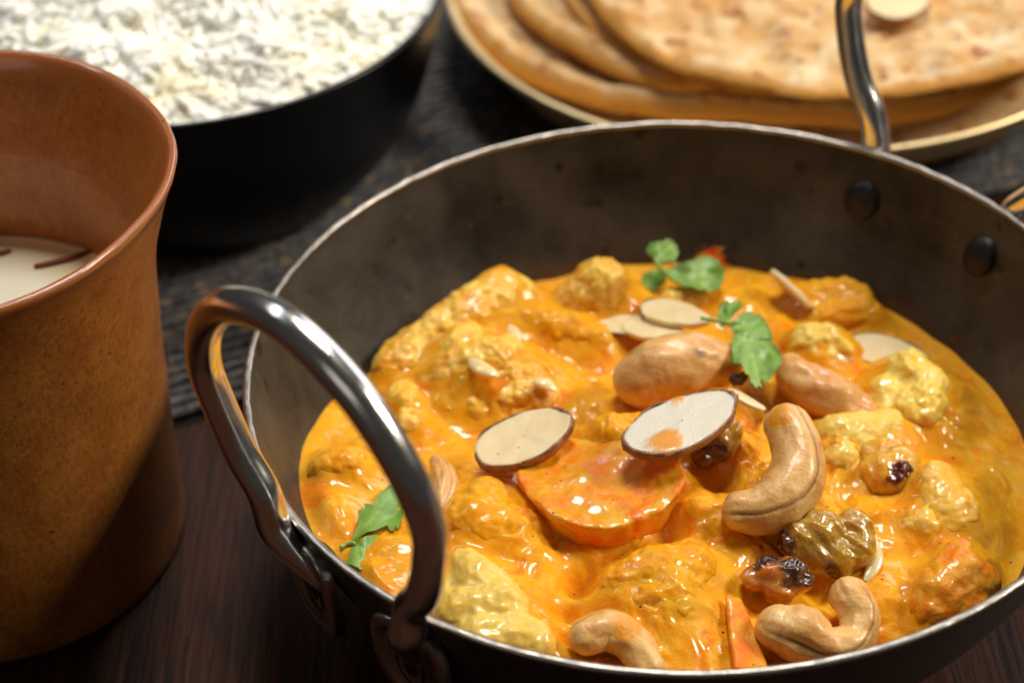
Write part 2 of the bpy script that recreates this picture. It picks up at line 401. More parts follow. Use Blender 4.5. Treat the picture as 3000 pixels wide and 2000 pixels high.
for k in range(NRIB):
    v = k*PITCHR; u0 = rib_start(v); nu = 90 if k > 14 else 200
    u = np.linspace(u0, 44, nu)
    jit = RNG.normal(0, .012, nu); 
    w_ = pn(np.stack([u*.35, np.full(nu, v*.2), np.zeros(nu)], 1), 5)*.10
    z = .19+pn(np.stack([u*1.6, np.full(nu, v*9.), np.zeros(nu)], 1), 6)*.03
    P = np.stack([M0[0]+MD[0]*u+MN[0]*(v+w_), M0[1]+MD[1]*u+MN[1]*(v+w_), z], 1)
    R = .15+pn(np.stack([u*2.2, np.full(nu, k*3.7), np.zeros(nu)], 1), 8)*.035
    V, F, _ = tube(P, R, n=8, flat=1., cap=False)
    V[:, 2] = np.maximum(V[:, 2], .02)
    mk('rib', V, F, MAT['cloth'], mat_)

# ------------------------------------------------------------------ pan (kadai)
HK = 5.5
PROF = np.array([(0, .12), (3.2, .14), (4.5, .26), (5.5, .55), (6.35, 1.05), (7.1, 1.75), (7.62, 2.45), (8.05, 3.2), (8.42, 4.0), (8.7, 4.8), (8.9, 5.42)])
PR = catmull(PROF, 8)
def rwall(z): return np.interp(z, PR[:, 1], PR[:, 0])
TH = .13
dP = np.gradient(PR, axis=0); nn = np.stack([dP[:, 1], -dP[:, 0]], 1); nn /= np.linalg.norm(nn, axis=1)[:, None]
PO = PR+nn*TH; PO[0, 0] = 0; PO[:, 1] = np.maximum(PO[:, 1], 0.005)
pan = empty('kadai_pan', 'round worn steel kadai pan with two upright loop handles, filled with orange curry', 'pan', (0, 0, 0))
def dent(V, amp=.03):
    a = np.arctan2(V[:, 1], V[:, 0]); r = np.hypot(V[:, 0], V[:, 1])
    d = amp*(np.cos(2*a+.6)*.6+np.cos(3*a-.5)*.5)*np.clip(r/9, 0, 1)**3
    V = V.copy(); V[:, 0] += np.cos(a)*d; V[:, 1] += np.sin(a)*d; return V
V, F = lathe(PR, 256); V = dent(V); mk('inner_wall', V, F[:, ::-1], MAT['pan_in'], pan)
V, F = lathe(PO, 256); V = dent(V); mk('outer_wall', V, F, MAT['pan_out'], pan)
q = np.linspace(-.35*PI, 1.2*PI, 12); rc = (8.9+.055, 5.42)
V, F = lathe([(rc[0]+.085*math.cos(t), rc[1]+.07*math.sin(t)) for t in q], 720)
V = dent(V); nz = fbm(V, 2.2, 3, 3)*.012; V[:, 2] += nz; a = np.arctan2(V[:, 1], V[:, 0]); V[:, 0] += np.cos(a)*nz; V[:, 1] += np.sin(a)*nz
mk('rim', V, F, MAT['pan_rim'], pan)

HP = [(-1.45, .55), (-2.0, 1.15), (-2.58, 2.2), (-2.95, 3.2), (-3.1, 4.25), (-2.6, 5.45), (-1.55, 6.45), (0, 6.9), (1.55, 6.45), (2.6, 5.45), (3.1, 4.25), (2.95, 3.2), (2.58, 2.2), (2.0, 1.15), (1.45, .55)]
def handle(azd, wide=1., lugmid=None, lh=9.3):
    a = math.radians(azd); e = np.array([math.cos(a), math.sin(a), 0]); t = np.array([-e[1], e[0], 0])
    if azd < 0: t = -t*-1
    al = math.radians(5); v = np.array([0, 0, math.cos(al)])+e*math.sin(al)
    O = e*9.0+np.array([0, 0, 4.6])
    pn_ = np.cross(t, v); pn_ *= np.sign(pn_@e)
    mid = a if lugmid is None else math.radians(lugmid)
    def foot(sgn):
        def E(z):
            g_ = mid+sgn*math.radians(lh+(12.4-lh)*max(0., min(1., (z-4.2)/1.3))); return np.array([math.cos(g_), math.sin(g_), 0])
        return [(E(z)*(np.interp(z, PO[:, 1], PO[:, 0])+off)+np.array([0, 0, z]), E(z), rn, rb) for z, off, rn, rb in
                ((4.0, .24, .46, .14), (4.3, .27, .46, .2), (4.7, .31, .42, .27), (5.1, .32, .37, .33), (5.4, .31, .34, .33))]
    P = [(-2.12, 1.5)]+HP[2:-2]+[(2.12, 1.5)]
    body = [(O+p[0]*wide*t+p[1]*v, pn_, .33, .325) for p in P]
    s0 = 1 if t@np.array([-math.sin(a), math.cos(a), 0]) > 0 else -1
    ctl = foot(-s0)+body+foot(s0)[::-1]
    A = np.array([np.r_[c_[0], c_[1], c_[2], c_[3]] for c_ in ctl]); A = catmull(A, 9)
    P3, Bd, rn, rb = A[:, :3], A[:, 3:6], A[:, 6], A[:, 7]
    T = np.gradient(P3, axis=0); T /= np.linalg.norm(T, axis=1)[:, None]
    Bd = Bd-T*(Bd*T).sum(1)[:, None]; Bd /= np.linalg.norm(Bd, axis=1)[:, None]; Nd = np.cross(Bd, T)
    ths = np.linspace(0, 2*PI, 36, endpoint=False)
    ex = np.clip((rn/rb-1)/2.5, 0, 1)[:, None]*.45                 # pressed ends are boxier
    cx_ = np.sign(np.cos(ths))*np.abs(np.cos(ths))**(1-ex); sx_ = np.sign(np.sin(ths))*np.abs(np.sin(ths))**(1-ex)
    V = P3[:, None]+(rn[:, None]*cx_)[..., None]*Nd[:, None]+(rb[:, None]*sx_)[..., None]*Bd[:, None]
    n_p = len(P3)
    caps = [V[0]*.5+P3[0]*.5, P3[0]+(V[0]-P3[0])*.02]
    cape = [V[-1]*.5+P3[-1]*.5, P3[-1]+(V[-1]-P3[-1])*.02]
    VV = np.concatenate([caps[1][None], caps[0][None], V, cape[0][None], cape[1][None]]).reshape(-1, 3)
    h = mk('handle', VV, quads(n_p+4, 36), MAT['rod'], pan)
    for sg in (-1, 1):
        ang = mid+sg*math.radians(lh)
        er = np.array([math.cos(ang), math.sin(ang), 0]); et = np.array([-er[1], er[0], 0])
        ts = np.linspace(0, 2*PI, 40, endpoint=False)
        def outline(k, m=0.):
            x = .86*np.sign(np.cos(ts))*np.abs(np.cos(ts))**.6
            y = np.where(np.sin(ts) > 0, 1.0*np.abs(np.sin(ts))**.6, -1.35*np.abs(np.sin(ts))**.85)
            return x*k, y*k
        rings = []
        for k, off in ((1., .0), (1., .16), (.985, .215), (.93, .24), (.74, .245), (.68, .20), (.64, .17), (.02, .17)):
            x, y = outline(k); z = 4.0+y
            sl = (np.interp(4.4, PO[:, 1], PO[:, 0])-np.interp(3.6, PO[:, 1], PO[:, 0]))/.8
            ro = np.interp(4.0, PO[:, 1], PO[:, 0])+(z-4.6)*sl*.25+(4.6-4.0)*sl+off+.0
            rings.append(er*ro[:, None]+et*x[:, None]+np.array([0, 0, 1.])*z[:, None])
        mk('lug', np.concatenate(rings), quads(len(rings), 40), MAT['lug'], h)
        # oval rivet head in the middle of the lug
        zr = 3.75; ro = np.interp(zr, PO[:, 1], PO[:, 0])+.20
        rs = []
        for k, off in ((1.25, -.06), (1.25, .02), (1.1, .045), (1., -.02), (.8, -.03), (.45, .05), (.02, .06)):
            z = zr+.46*k*np.sin(ts); x = .27*k*np.cos(ts)
            slope = (np.interp(zr+.3, PO[:, 1], PO[:, 0])-np.interp(zr-.3, PO[:, 1], PO[:, 0]))/.6
            rr = np.interp(4.6, PO[:, 1], PO[:, 0])+(z-4.6)*slope*.25+.19+off
            rs.append(er*rr[:, None]+et*x[:, None]+np.array([0, 0, 1.])*z[:, None])
        mk('rivet', np.concatenate(rs), quads(len(rs), 40), MAT['rivet'], h)
        # round rivet head inside the pan
        zr = 4.35; ri = rwall(zr); slope = (rwall(zr+.3)-rwall(zr-.3))/.6
        rs = []
        for k, off in ((.44, -.05), (.44, .08), (.40, .16), (.31, .21), (.2, .23), (.1, .24), (.01, .245)):
            z = zr+k*np.sin(ts); x = k*np.cos(ts)
            rs.append(er*(ri-off+(z-zr)*slope)[:, None]+et*x[:, None]+np.array([0, 0, 1.])*z[:, None])
        mk('inner_rivet', np.concatenate(rs), quads(len(rs), 40)[:, ::-1], MAT['rivet'], h)
handle(-138.5); handle(41.5, 1.12, 42.6, 11.4)

# ------------------------------------------------------------------ curry surface
def Hb(x, y):
    """resting level of the sauce"""
    x = np.asarray(x, float); y = np.asarray(y, float)
    s = (x*-.80+y*-.60)/8.0
    z = 2.28+1.05*sstep(.25, 1., s)
    m = np.exp(-(((x-.3)/4.6)**2+((y+1.4)/4.2)**2))
    return z+1.18*m
def on(px, py, dz=0.):
    z = 3.2
    for _ in range(12):
        p = at(px, py, z); z = float(Hb(p[0], p[1]))+dz
    return at(px, py, z)

COLLARS = []
def inside(V, gap=.03):
    r = np.hypot(V[:, 0], V[:, 1]); lim = rwall(np.clip(V[:, 2], .3, 5.4))-gap
    f = np.where(r > lim, lim/np.maximum(r, 1e-6), 1.); V = V.copy(); V[:, 0] *= f; V[:, 1] *= f; V[:, 2] = np.maximum(V[:, 2], .35); return V
def ball(px, py, r, dz=0.):
    p = on(px, py, dz); return (*p, r)
def lump(name, label, cat, balls, mat, group=None, voxel=.05, curd=0., rough=.05, smooth=5, collar=.72, crease=.05, seed=0):
    sp = [ball(*b) for b in balls]; sp = [(x, y, z, r*1.1) for x, y, z, r in sp]
    # filler balls between neighbours so the piece reads as one body
    fill = []
    for a, b in zip(sp[:-1], sp[1:]):
        for t in (.33, .67): fill.append(tuple(np.array(a)*(1-t)+np.array(b)*t))
    V, F = remesh(spheres_bm(sp+fill), voxel*.9, 9 if curd else 7)
    Nn = normals(V, F)
    d = fbm(V, .9, 2, seed)*rough*2.2+fbm(V, 3., 2, seed+9)*rough*.8
    if curd:
        up_ = sstep(-.2, .5, Nn[:, 2])*sstep(-.25, .15, fbm(V, .7, 2, seed+20)+.12)
        d = d+up_*((.62-worley(V, 1.0/(curd*1.9), seed))*curd*(.55 if 'pale' in mat.name else .26)+(.5-worley(V, 1.0/(curd*.75), seed+1))*curd*.30)
    V = V+Nn*(d+fbm(V, 4.2, 3, seed+30)*.030-np.abs(fbm(V, 1.8, 2, seed+33))*crease)[:, None]
    for x, y, z, r in sp:
        if collar: COLLARS.append((x, y, z, r, collar))
    V = inside(V)
    return tag(mk(name, V, F, mat), label, cat, group)

GF = 'cauliflower florets in the curry'
lump('cauliflower_floret', 'long sauce-covered cauliflower floret leaning on the left inner wall of the pan', 'cauliflower',
     [(1148, 690, .72, .72), (1100, 728, .74, .6), (1035, 768, .70, .48), (965, 808, .64, .36), (910, 850, .54, .25), (1165, 655, .40, 1.0), (1195, 682, .46, .78)], MAT['floret'], GF, seed=1, rough=.06)
lump('cauliflower_floret', 'round orange sauce-covered cauliflower knob at the back beside the sliced almonds', 'cauliflower',
     [(1368, 690, .80, .50), (1385, 655, .62, .95), (1320, 695, .5, .5), (1420, 690, .48, .5)], MAT['floret'], GF, curd=.2, seed=2, collar=.15)
lump('cauliflower_floret', 'broad lumpy cauliflower floret with onion bits, behind the loop handle', 'cauliflower',
     [(1085, 805, .58, .72), (1060, 870, .74, .46), (1140, 850, .76, .52), (1000, 905, .52, .2), (1210, 880, .55, .28), (1120, 920, .55, .15), (1240, 925, .45, .1), (1030, 945, .45, .1)], MAT['floret'], GF, curd=.16, seed=3, rough=.06)
lump('cauliflower_floret', 'small orange cauliflower knob seen just above the loop handle', 'cauliflower',
     [(938, 935, .36, .3), (925, 900, .26, .3), (945, 985, .34, .15)], MAT['floret'], GF, seed=4)
lump('cauliflower_floret', 'glossy sauce-covered lump framed inside the left loop handle', 'cauliflower',
     [(795, 1080, .5, .12), (745, 1085, .34, .1), (830, 1050, .36, .1)], MAT['sauce'], GF, seed=5, rough=.03)
lump('cauliflower_floret', 'small pale cauliflower floret behind the reddish cashew', 'cauliflower',
     [(1850, 785, .40, .5), (1895, 775, .32, .55), (1925, 805, .3, .35), (1880, 830, .34, .2)], MAT['floret_pale'], GF, collar=.45, curd=.12, seed=6)
lump('cauliflower_floret', 'yellow knobbly cauliflower floret with thick stem, rightmost in the pan', 'cauliflower',
     [(2085, 850, .42, .7), (2125, 890, .5, .6), (2110, 940, .5, .4), (2150, 940, .34, .35), (2045, 905, .45, .3), (2035, 950, .4, .1)], MAT['floret_pale'], GF, collar=.45, curd=.11, seed=7)
lump('cauliflower_floret', 'flat yellow cauliflower bit under the rear coriander sprig', 'cauliflower',
     [(1545, 695, .33, .15), (1600, 690, .33, .15), (1640, 700, .26, .1)], MAT['floret_pale'], GF, seed=8, curd=.1)
lump('cauliflower_floret', 'sauce-covered lump to the right of the golden raisin', 'cauliflower',
     [(2150, 1120, .50, .35), (2168, 1175, .62, .2), (2200, 1215, .5, .05), (2120, 1215, .5, .05)], MAT['floret'], GF, seed=9, rough=.035)
lump('cauliflower_floret', 'long sauce-coated ridge of cauliflower running behind the broad lumpy floret', 'cauliflower',
     [(1180, 735, .50, .45), (1240, 748, .52, .42), (1310, 768, .46, .36), (1375, 790, .38, .28)], MAT['sauce'], GF, seed=31, rough=.06)
lump('cauliflower_floret', 'sauce-smothered lump between the carrot slice and the near half cashew', 'cauliflower',
     [(1430, 1345, .5, .1), (1500, 1330, .62, .1), (1580, 1320, .6, .05), (1540, 1390, .62, .1), (1460, 1400, .5, .0)], MAT['sauce'], GF, seed=32, rough=.05)
lump('cauliflower_floret', 'sauce-coated lump left of the carrot slice, above the yellow potato', 'cauliflower',
     [(1120, 1160, .55, .0), (1090, 1220, .6, .0), (1170, 1240, .5, -.05)], MAT['sauce'], GF, seed=33, rough=.05)
GP = 'potato pieces in the curry'
lump('potato_chunk', 'rounded orange potato chunk under the white almond sliver at the back', 'potato',
     [(1880, 690, .48, .2), (1940, 690, .5, .25), (1990, 725, .42, .15), (1890, 735, .4, .1), (1830, 700, .4, .0)], MAT['sauce'], GP, seed=10, rough=.045)
lump('potato_chunk', 'smooth yellow potato chunk below the reddish cashew', 'potato',
     [(1920, 1010, .5, .1), (1980, 1000, .5, .15), (2040, 985, .42, .15), (1930, 1060, .5, -.1)], MAT['potato'], GP, seed=11, rough=.02)
def slab(name, label, cat, outline, depth, mat, group, lo=(0, -.1), voxel=.06, smooth=4, rough=.04, seed=0, tilt=None, collar=True, taper=1.):
    """thick piece: outline [(px,py,dz)] is its upper face, extruded down by depth"""
    top = np.array([on(*p) for p in outline]); c = top.mean(0)
    bot = c+(top-c)*taper+np.array([lo[0], lo[1], -depth])
    bm = bmesh.new(); a = [bm.verts.new(p) for p in top]; b = [bm.verts.new(p) for p in bot]; k = len(a)
    bm.faces.new(a); bm.faces.new(b[::-1])
    for i in range(k): bm.faces.new((a[i], b[i], b[(i+1) % k], a[(i+1) % k]))
    bmesh.ops.recalc_face_normals(bm, faces=bm.faces); bmesh.ops.triangulate(bm, faces=bm.faces)
    V, F = remesh(bm, voxel, smooth); Nn = normals(V, F)
    V = V+Nn*(fbm(V, 1.3, 2, seed)*rough*1.5+fbm(V, 5, 2, seed+4)*rough*.4)[:, None]
    if collar:
        r = np.hypot(*(top-c)[:, :2].T).mean()
        COLLARS.append((c[0], c[1]-.1, c[2]-.75*r-.25, r*.95, .35))
    V = inside(V)
    return tag(mk(name, V, F, mat), label, cat, group)
lump('potato_chunk', 'large pale yellow potato chunk at the near rim beside the handle lug', 'potato',
     [(1068, 1300, .34, .42), (1095, 1345, .48, .34), (1150, 1410, .55, .24), (1060, 1410, .5, .2), (1215, 1480, .5, .12), (1110, 1470, .55, .1), (1030, 1360, .36, .2)], MAT['potato'], GP, seed=12, rough=.035, crease=0., collar=.3)
GC = 'carrot pieces in the curry'
slab('carrot_slice', 'large thick half round carrot slice in the middle of the curry', 'carrot',
     [(1182, 1088, .58), (1195, 1050, .56), (1260, 1015, .50), (1340, 1000, .48), (1430, 1000, .48), (1510, 1010, .52), (1566, 1035, .60), (1578, 1090, .66), (1564, 1130, .66), (1530, 1166, .64), (1470, 1195, .60), (1400, 1213, .60), (1330, 1208, .60), (1262, 1180, .60), (1212, 1142, .60)],
     .95, MAT['carrot'], GC, lo=(.06, .02), rough=.05, seed=13, collar=False, smooth=9, voxel=.055, taper=.86)
lump('carrot_chunk', 'orange carrot chunk rising to a point at the right near rim', 'carrot',
     [(2205, 1275, .30, .75), (2200, 1320, .52, .5), (2160, 1365, .54, .38), (2240, 1345, .48, .35), (2140, 1405, .46, .25), (2220, 1400, .46, .2)], MAT['carrot'], GC, seed=14, rough=.03, smooth=8, crease=.0, collar=.4)
slab('carrot_strip', 'narrow orange carrot strip beside the near hooked cashew', 'carrot',
     [(1664, 1358, .45), (1700, 1366, .42), (1740, 1450, .36), (1770, 1540, .3), (1690, 1540, .34), (1672, 1450, .42)], .7, MAT['carrot'], GC, seed=15, rough=.02, collar=False)
slab('tomato_piece', 'red tomato piece against the dark back wall of the pan', 'tomato',
     [(1584, 604, .10), (1598, 570, .45), (1628, 536, .85), (1652, 552, .70), (1668, 572, .5), (1690, 604, .12), (1640, 618, .05)], .5, MAT['tomato'], None, seed=17, rough=.05, collar=False, smooth=5)

# sauce sheet: level + humps + collars + fine relief
HUMPS = [(1200, 740, .95, .55), (1290, 755, .8, .5), (1370, 770, .7, .35), (1440, 985, .95, .60), (1350, 1000, .7, .45), (1520, 1010, .55, .4), (1330, 900, .9, .25),
         (1150, 1180, 1.1, .3), (1090, 1130, .7, .25), (1560, 1420, 1.1, .35), (1480, 1380, .9, .28), (2060, 1330, 1., .25), (1690, 1010, .6, .3), (1620, 1160, .8, .3), (1700, 1260, .9, .15),
         (1790, 640, .9, .25), (1700, 690, .8, .35), (1760, 740, .8, .3), (2050, 1180, 1., .2), (740, 1150, .9, .25), (870, 1300, 1., .2), (1000, 1240, 1., .2), (2040, 1400, .8, .25), (880, 1010, .6, .3)]
DENTS = [(1235, 690, .6, .5), (1400, 1285, .5, .3), (1270, 1230, .3, .25), (1530, 1230, .4, .3), (1335, 1320, .42, .75), (1300, 1400, .26, .45), (1305, 1460, .24, .45), (1360, 890, .22, .35), (1640, 1090, .5, .4), (1880, 1330, .5, .4), (1270, 1120, .3, .2)]
NT, NR = 900, 280
th = np.linspace(0, 2*PI, NT, endpoint=False)
redge = np.full(NT, 7.5)
for _ in range(20): redge = rwall(Hb(redge*np.cos(th), redge*np.sin(th)))+.02
rho = np.linspace(0.002, 1, NR)**.75
X = (rho[:, None]*redge*np.cos(th)).ravel(); Y = (rho[:, None]*redge*np.sin(th)).ravel()
Z = Hb(X, Y); P2 = np.stack([X, Y, np.zeros_like(X)], 1)
for px, py, r, h in HUMPS:
    c = on(px, py, h*.7); d2 = ((X-c[0])**2+(Y-c[1])**2)/(r*r)
    Z = Z+h*np.clip(1-d2/1.6, 0, 1)**1.5
for x, y, z, r, k in COLLARS:
    d = np.hypot(X-x, Y-y); near = d < r*3
    Zc = z+k*r-.85*np.maximum(d-.6*r, 0)
    Z = np.where(near, smax(Zc, Z, .28), Z)
for px, py, r, h in DENTS:
    c = on(px, py, 0); d2 = ((X-c[0])**2+(Y-c[1])**2)/(r*r)
    Z = Z-h*np.exp(-d2)
inn = np.repeat(sstep(0, .10, 1-rho), NT)
wp = np.stack([fbm(P2, .9, 2, 51), fbm(P2, .9, 2, 57), np.zeros(len(P2))], 1)*.35
gm = sstep(-.25, .30, fbm(P2, .55, 2, 60))
rel = fbm(P2, .75, 2, 21)*.12+fbm(P2+wp, 1.7, 2, 25)*.075+gm*(fbm(P2+wp, 4.2, 2, 31)*.035+(.5-worley(P2+wp, 3.6, 3))*.05)
calm = .35+.65*np.exp(-(((X+.5)/5.5)**2+((Y+1.5)/5.0)**2))
Z = Z+rel*inn*calm*1.5
Zr = np.repeat(rho, NT); zed = np.repeat(Hb(redge*np.cos(th), redge*np.sin(th))[None], NR, 0).ravel()
Z = np.where(Zr > .93, Z*(1-sstep(.93, 1, Zr))+(zed+.05*fbm(P2, .8, 2, 44))*sstep(.93, 1, Zr), Z)
F = quads(NR, NT)
o = mk('curry_sauce', np.stack([X, Y, Z], 1), F, MAT['sauce'], origin=(0, 0, 2.6))
tag(o, 'thick glossy orange curry sauce filling the steel pan', 'curry')

# ------------------------------------------------------------------ cashews
GN = 'roasted cashew nuts on the curry'
def cashew(label, line, flat=.9, seed=0, toast=0., sauce=None, rough=.03, name='cashew_nut', spots=()):
    """line [(px,py,r,dz)]"""
    pts = np.array([on(px, py, dz) for px, py, r, dz in line]); rr = [q[2] for q in line]
    PP = catmull(np.c_[pts, rr], 10)
    V, F, th_ = tube(PP[:, :3], PP[:, 3], n=64, flat=flat)
    k = len(V)//64
    a = np.tile(np.linspace(0, 2*PI, 64, endpoint=False), k)
    s = np.repeat(np.linspace(0, 1, k), 64)
    wob = a+.25*pn(np.stack([s*3, s*0+seed, s*0], 1), 2)
    seam = np.exp(-(np.angle(np.exp(1j*(wob-4.1)))/.07)**2)*sstep(.02, .12, s)*sstep(.02, .12, 1-s)
    c = np.repeat(PP[:, :3].mean(0)[None], len(V), 0)
    axis = np.repeat(V.reshape(k, 64, 3).mean(1), 64, 0); D = V-axis
    L = np.linalg.norm(D, axis=1); L[L == 0] = 1
    wr = pn(np.stack([s*5, np.cos(a)*2.2, np.sin(a)*2.2], 1), seed+1)
    disp = fbm(V, .8, 2, seed)*rough*2.6+wr*rough*1.2-np.abs(fbm(V, 2.2, 2, seed+3))*rough*1.2-seam*.035
    V = V+D/L[:, None]*(disp*np.clip(L/.3, 0, 1))[:, None]
    for px, py, r, dz in spots:
        p = on(px, py, dz); e_ = sstep(1.2, .7, np.linalg.norm((V-p)*np.array([.7, 1, 1]), axis=1)/r+.3*fbm(V, 5, 2, 4)); seam = np.maximum(seam, e_*1.3)
    sa = np.zeros(len(V))
    if sauce is not None:
        for px, py, r, dz in sauce:
            p = on(px, py, dz); sa = np.maximum(sa, sstep(1.15, .75, np.linalg.norm(V-p, axis=1)/r+.25*fbm(V, 3, 2, 9)))
    tt = np.full(len(V), toast)*np.clip(.6+1.2*fbm(V, 1, 3, seed+8), 0, 1)
    V = inside(V)
    return tag(mk(name, V, F, MAT['cashew'], attrs={'seam': seam, 'toast': tt, 'sauced': sa}), label, 'cashew', GN)
cashew('large plump golden cashew lying sideways under the coriander sprig', [(1476, 868, .66, .72), (1515, 850, .74, .82), (1570, 838, .75, .86), (1615, 832, .66, .84), (1648, 836, .56, .76)], seed=1, flat=.98, toast=.2, spots=[(1598, 812, .13, 1.32), (1466, 768, .14, 1.3), (1684, 822, .09, .9)])
cashew('reddish tan cashew to the right of the coriander sprig', [(1818, 842, .34, .62), (1832, 872, .48, .55), (1880, 898, .58, .5), (1935, 925, .56, .46), (1970, 938, .44, .42)], seed=2, toast=.75, rough=.04)
cashew('upright hook-shaped cashew with a sauce spot on its top', [(1808, 982, .50, 1.1), (1832, 1040, .56, .98), (1828, 1100, .60, .80), (1795, 1145, .58, .65), (1745, 1172, .48, .55), (1702, 1174, .40, .5)], seed=3, flat=1., sauce=[(1790, 955, .32, 1.5)], rough=.022)
cashew('pale cashew curled in a U against the near rim', [(1952, 1372, .42, .70), (1975, 1420, .42, .6), (1962, 1468, .4, .5), (1905, 1488, .46, .45), (1840, 1458, .58, .48), (1790, 1440, .46, .5)], seed=4, flat=1., rough=.035)
cashew('half cashew with its cut face turned to the left, at the near rim', [(1350, 1462, .38, .4), (1395, 1448, .42, .45), (1450, 1475, .42, .35), (1490, 1530, .34, .2)], seed=5, flat=.95, sauce=[(1440, 1440, .3, .7)], rough=.02)
cashew('toasted cashew fragment just right of the loop handle', [(1003, 1058, .17, .35), (1018, 1090, .28, .3), (1022, 1130, .27, .22), (1010, 1168, .18, .1)], seed=6, toast=.9, rough=.03)
cashew('brown cashew tip peeking out under the cream almond slice', [(1125, 1092, .2, .18), (1158, 1095, .2, .16)], seed=7, toast=1., rough=.02)

# ------------------------------------------------------------------ almond slices
GA = 'almond slices scattered over the food'
def almond(label, c, a, b, thick=.13, mat='almond', sauce=None, seed=0, skin=(0, 1), P=None, bend=0., group=GA):
    """c centre, a / b tips of the long and short half axes as (px,py,dz)"""
    f = P or on
    c = f(*c); A = f(*a)-c; B = f(*b)-c
    B = B-A*(A@B)/(A@A); n_ = np.cross(A, B); n_ /= np.linalg.norm(n_)
    if n_[2] < 0: n_ = -n_
    t = np.linspace(0, 2*PI, 72, endpoint=False)
    rr = np.random.default_rng(seed); ph = rr.uniform(0, 6.28, 3)
    wob = 1+.02*np.cos(3*t+ph[0])+.014*np.cos(5*t+ph[1])+.008*np.cos(9*t+ph[2])
    x = np.cos(t)*wob; y = np.sin(t)*(1-.16*np.cos(t))*wob
    def ring(k, h):
        xx = x*k; yy = y*k
        return c+xx[:, None]*A+yy[:, None]*B+(h+bend*(xx**2-.4))[:, None]*n_ if np.ndim(h) else c+xx[:, None]*A+yy[:, None]*B+(h+bend*(xx**2-.4))[:, None]*n_
    ks = [.02, .2, .4, .6, .8, .93, .985]
    rings = [ring(k, thick/2) for k in ks]+[ring(1., thick*.36), ring(1., -thick*.36)]+[ring(k, -thick/2) for k in ks[::-1]]
    V = np.concatenate(rings); V += n_*(fbm(V, 2.5, 2, seed)*.02)[:, None]
    sa = np.zeros(len(V))
    for (px, py, r, dz) in (sauce or []):
        p = f(px, py, dz); sa = np.maximum(sa, sstep(1.2, .8, np.linalg.norm((V-p)-((V-p)@n_)[:, None]*n_, axis=1)/r+.35*fbm(V, 3, 2, 5)))
    V = V+n_*(sa*(.045+.03*fbm(V, 3, 2, seed+3)))[:, None]*(((V-c)@n_) > 0)[:, None]
    o = tag(mk('almond_slice', V, quads(len(rings), 72), MAT[mat], attrs={'sauced': sa}, origin=c-n_*thick/2), label, 'almond slice', group)
    lo = int(skin[0]*72); hi = int(skin[1]*72); idx = np.arange(lo, hi+1) % 72
    rs = []
    jag = .010*rr.normal(size=72)+.016*np.sin(t*4+ph[0])+.012*np.sin(t*7+ph[1])
    for k, h in ((.975, thick*.56), (1.012, thick*.58), (1.03, thick*.3), (1.035, -thick*.2), (1.02, -thick*.62), (.97, -thick*.6)):
        kk = k+jag*(k > 1)
        xx = x*kk; yy = y*(kk+.02)
        rs.append((c+xx[:, None]*A+yy[:, None]*B+(h+bend*(xx**2-.4)+jag*.6)[:, None]*n_)[idx])
    full = hi-lo >= 72
    if full: rs = [r[:-1] for r in rs]
    mk('skin', np.concatenate(rs), quads(len(rs), len(rs[0]), wrap=full), MAT['skin'], o)
    return o
almond('cream almond slice with brown skin edge on the carrot slice', (1206, 1006, .86), (1316, 962, 1.02), (1226, 1056, .74), thick=.17, seed=1, bend=.05)
almond('wet glossy almond slice with sauce on it beside the large cashew', (1568, 972, 1.10), (1686, 912, 1.25), (1600, 1022, 1.12), thick=.15, mat='almond_wet', seed=2, sauce=[(1530, 1025, .34, 1.05), (1560, 925, .14, 1.15)])
almond('translucent almond slice lying behind the large cashew', (1550, 722, .75), (1628, 742, .78), (1542, 748, .74), thick=.13, seed=3, skin=(.35, .62))
almond('almond slice with purplish skin at the left of a pair behind the large cashew', (1428, 747, .55), (1372, 742, .5), (1436, 770, .55), thick=.1, seed=4, skin=(-.1, .45))
almond('pale almond slice overlapping another behind the large cashew', (1500, 755, .60), (1565, 768, .6), (1492, 780, .60), thick=.1, seed=5, skin=(.9, 1.))
almond('thin white almond sliver standing on edge at the back right', (1818, 668, .62), (1866, 712, .42), (1822, 662, .9), thick=.12, seed=6, skin=(0, .05))
almond('half sunk almond slice with a dark brown arc, right of the pale floret', (2040, 812, .25), (2132, 838, .28), (2052, 780, .30), thick=.14, seed=7, skin=(-.04, .52))
almond('narrow almond strip between the hooked cashew and the glossy slice', (1714, 920, .8), (1758, 944, .75), (1708, 926, .85), thick=.09, seed=8, skin=(0, .04))

# ------------------------------------------------------------------ raisins
GR = 'raisins on the curry'
def raisins(label, balls, mat, char=None, seed=0, wr=.06):
    sp = [ball(*b) for b in balls]
    V, F = remesh(spheres_bm(sp), .035, 10); Nn = normals(V, F)
    ax = np.array(sp)[:, :3]; d = ax[-1]-ax[0] if len(ax) > 1 else np.array([1., .3, 0]); d /= np.linalg.norm(d)
    s = V@d; W = V*2.4-np.outer(s*1.6, d)
    rid = 1-np.abs(fbm(W, 1., 2, seed))*2.2
    rid2 = 1-np.abs(fbm(V, 2.6, 2, seed+5))*2.2
    V2 = V+Nn*(np.clip(rid, -1, 1)*wr*.7+np.clip(rid2, -1, 1)*wr*.18-.03)[:, None]
    ch = np.zeros(len(V))
    for px, py, r, dz in (char or []):
        p = on(px, py, dz); ch = np.maximum(ch, sstep(1.15, .75, np.linalg.norm(V-p, axis=1)/r+.5*fbm(V, 2, 3, seed+2)))
    V2 = V2+Nn*(ch*fbm(V, 6, 2, seed)*.06)[:, None]
    return tag(mk('raisin', V2, F, MAT[mat], attrs={'char': ch}), label, 'raisin', GR)
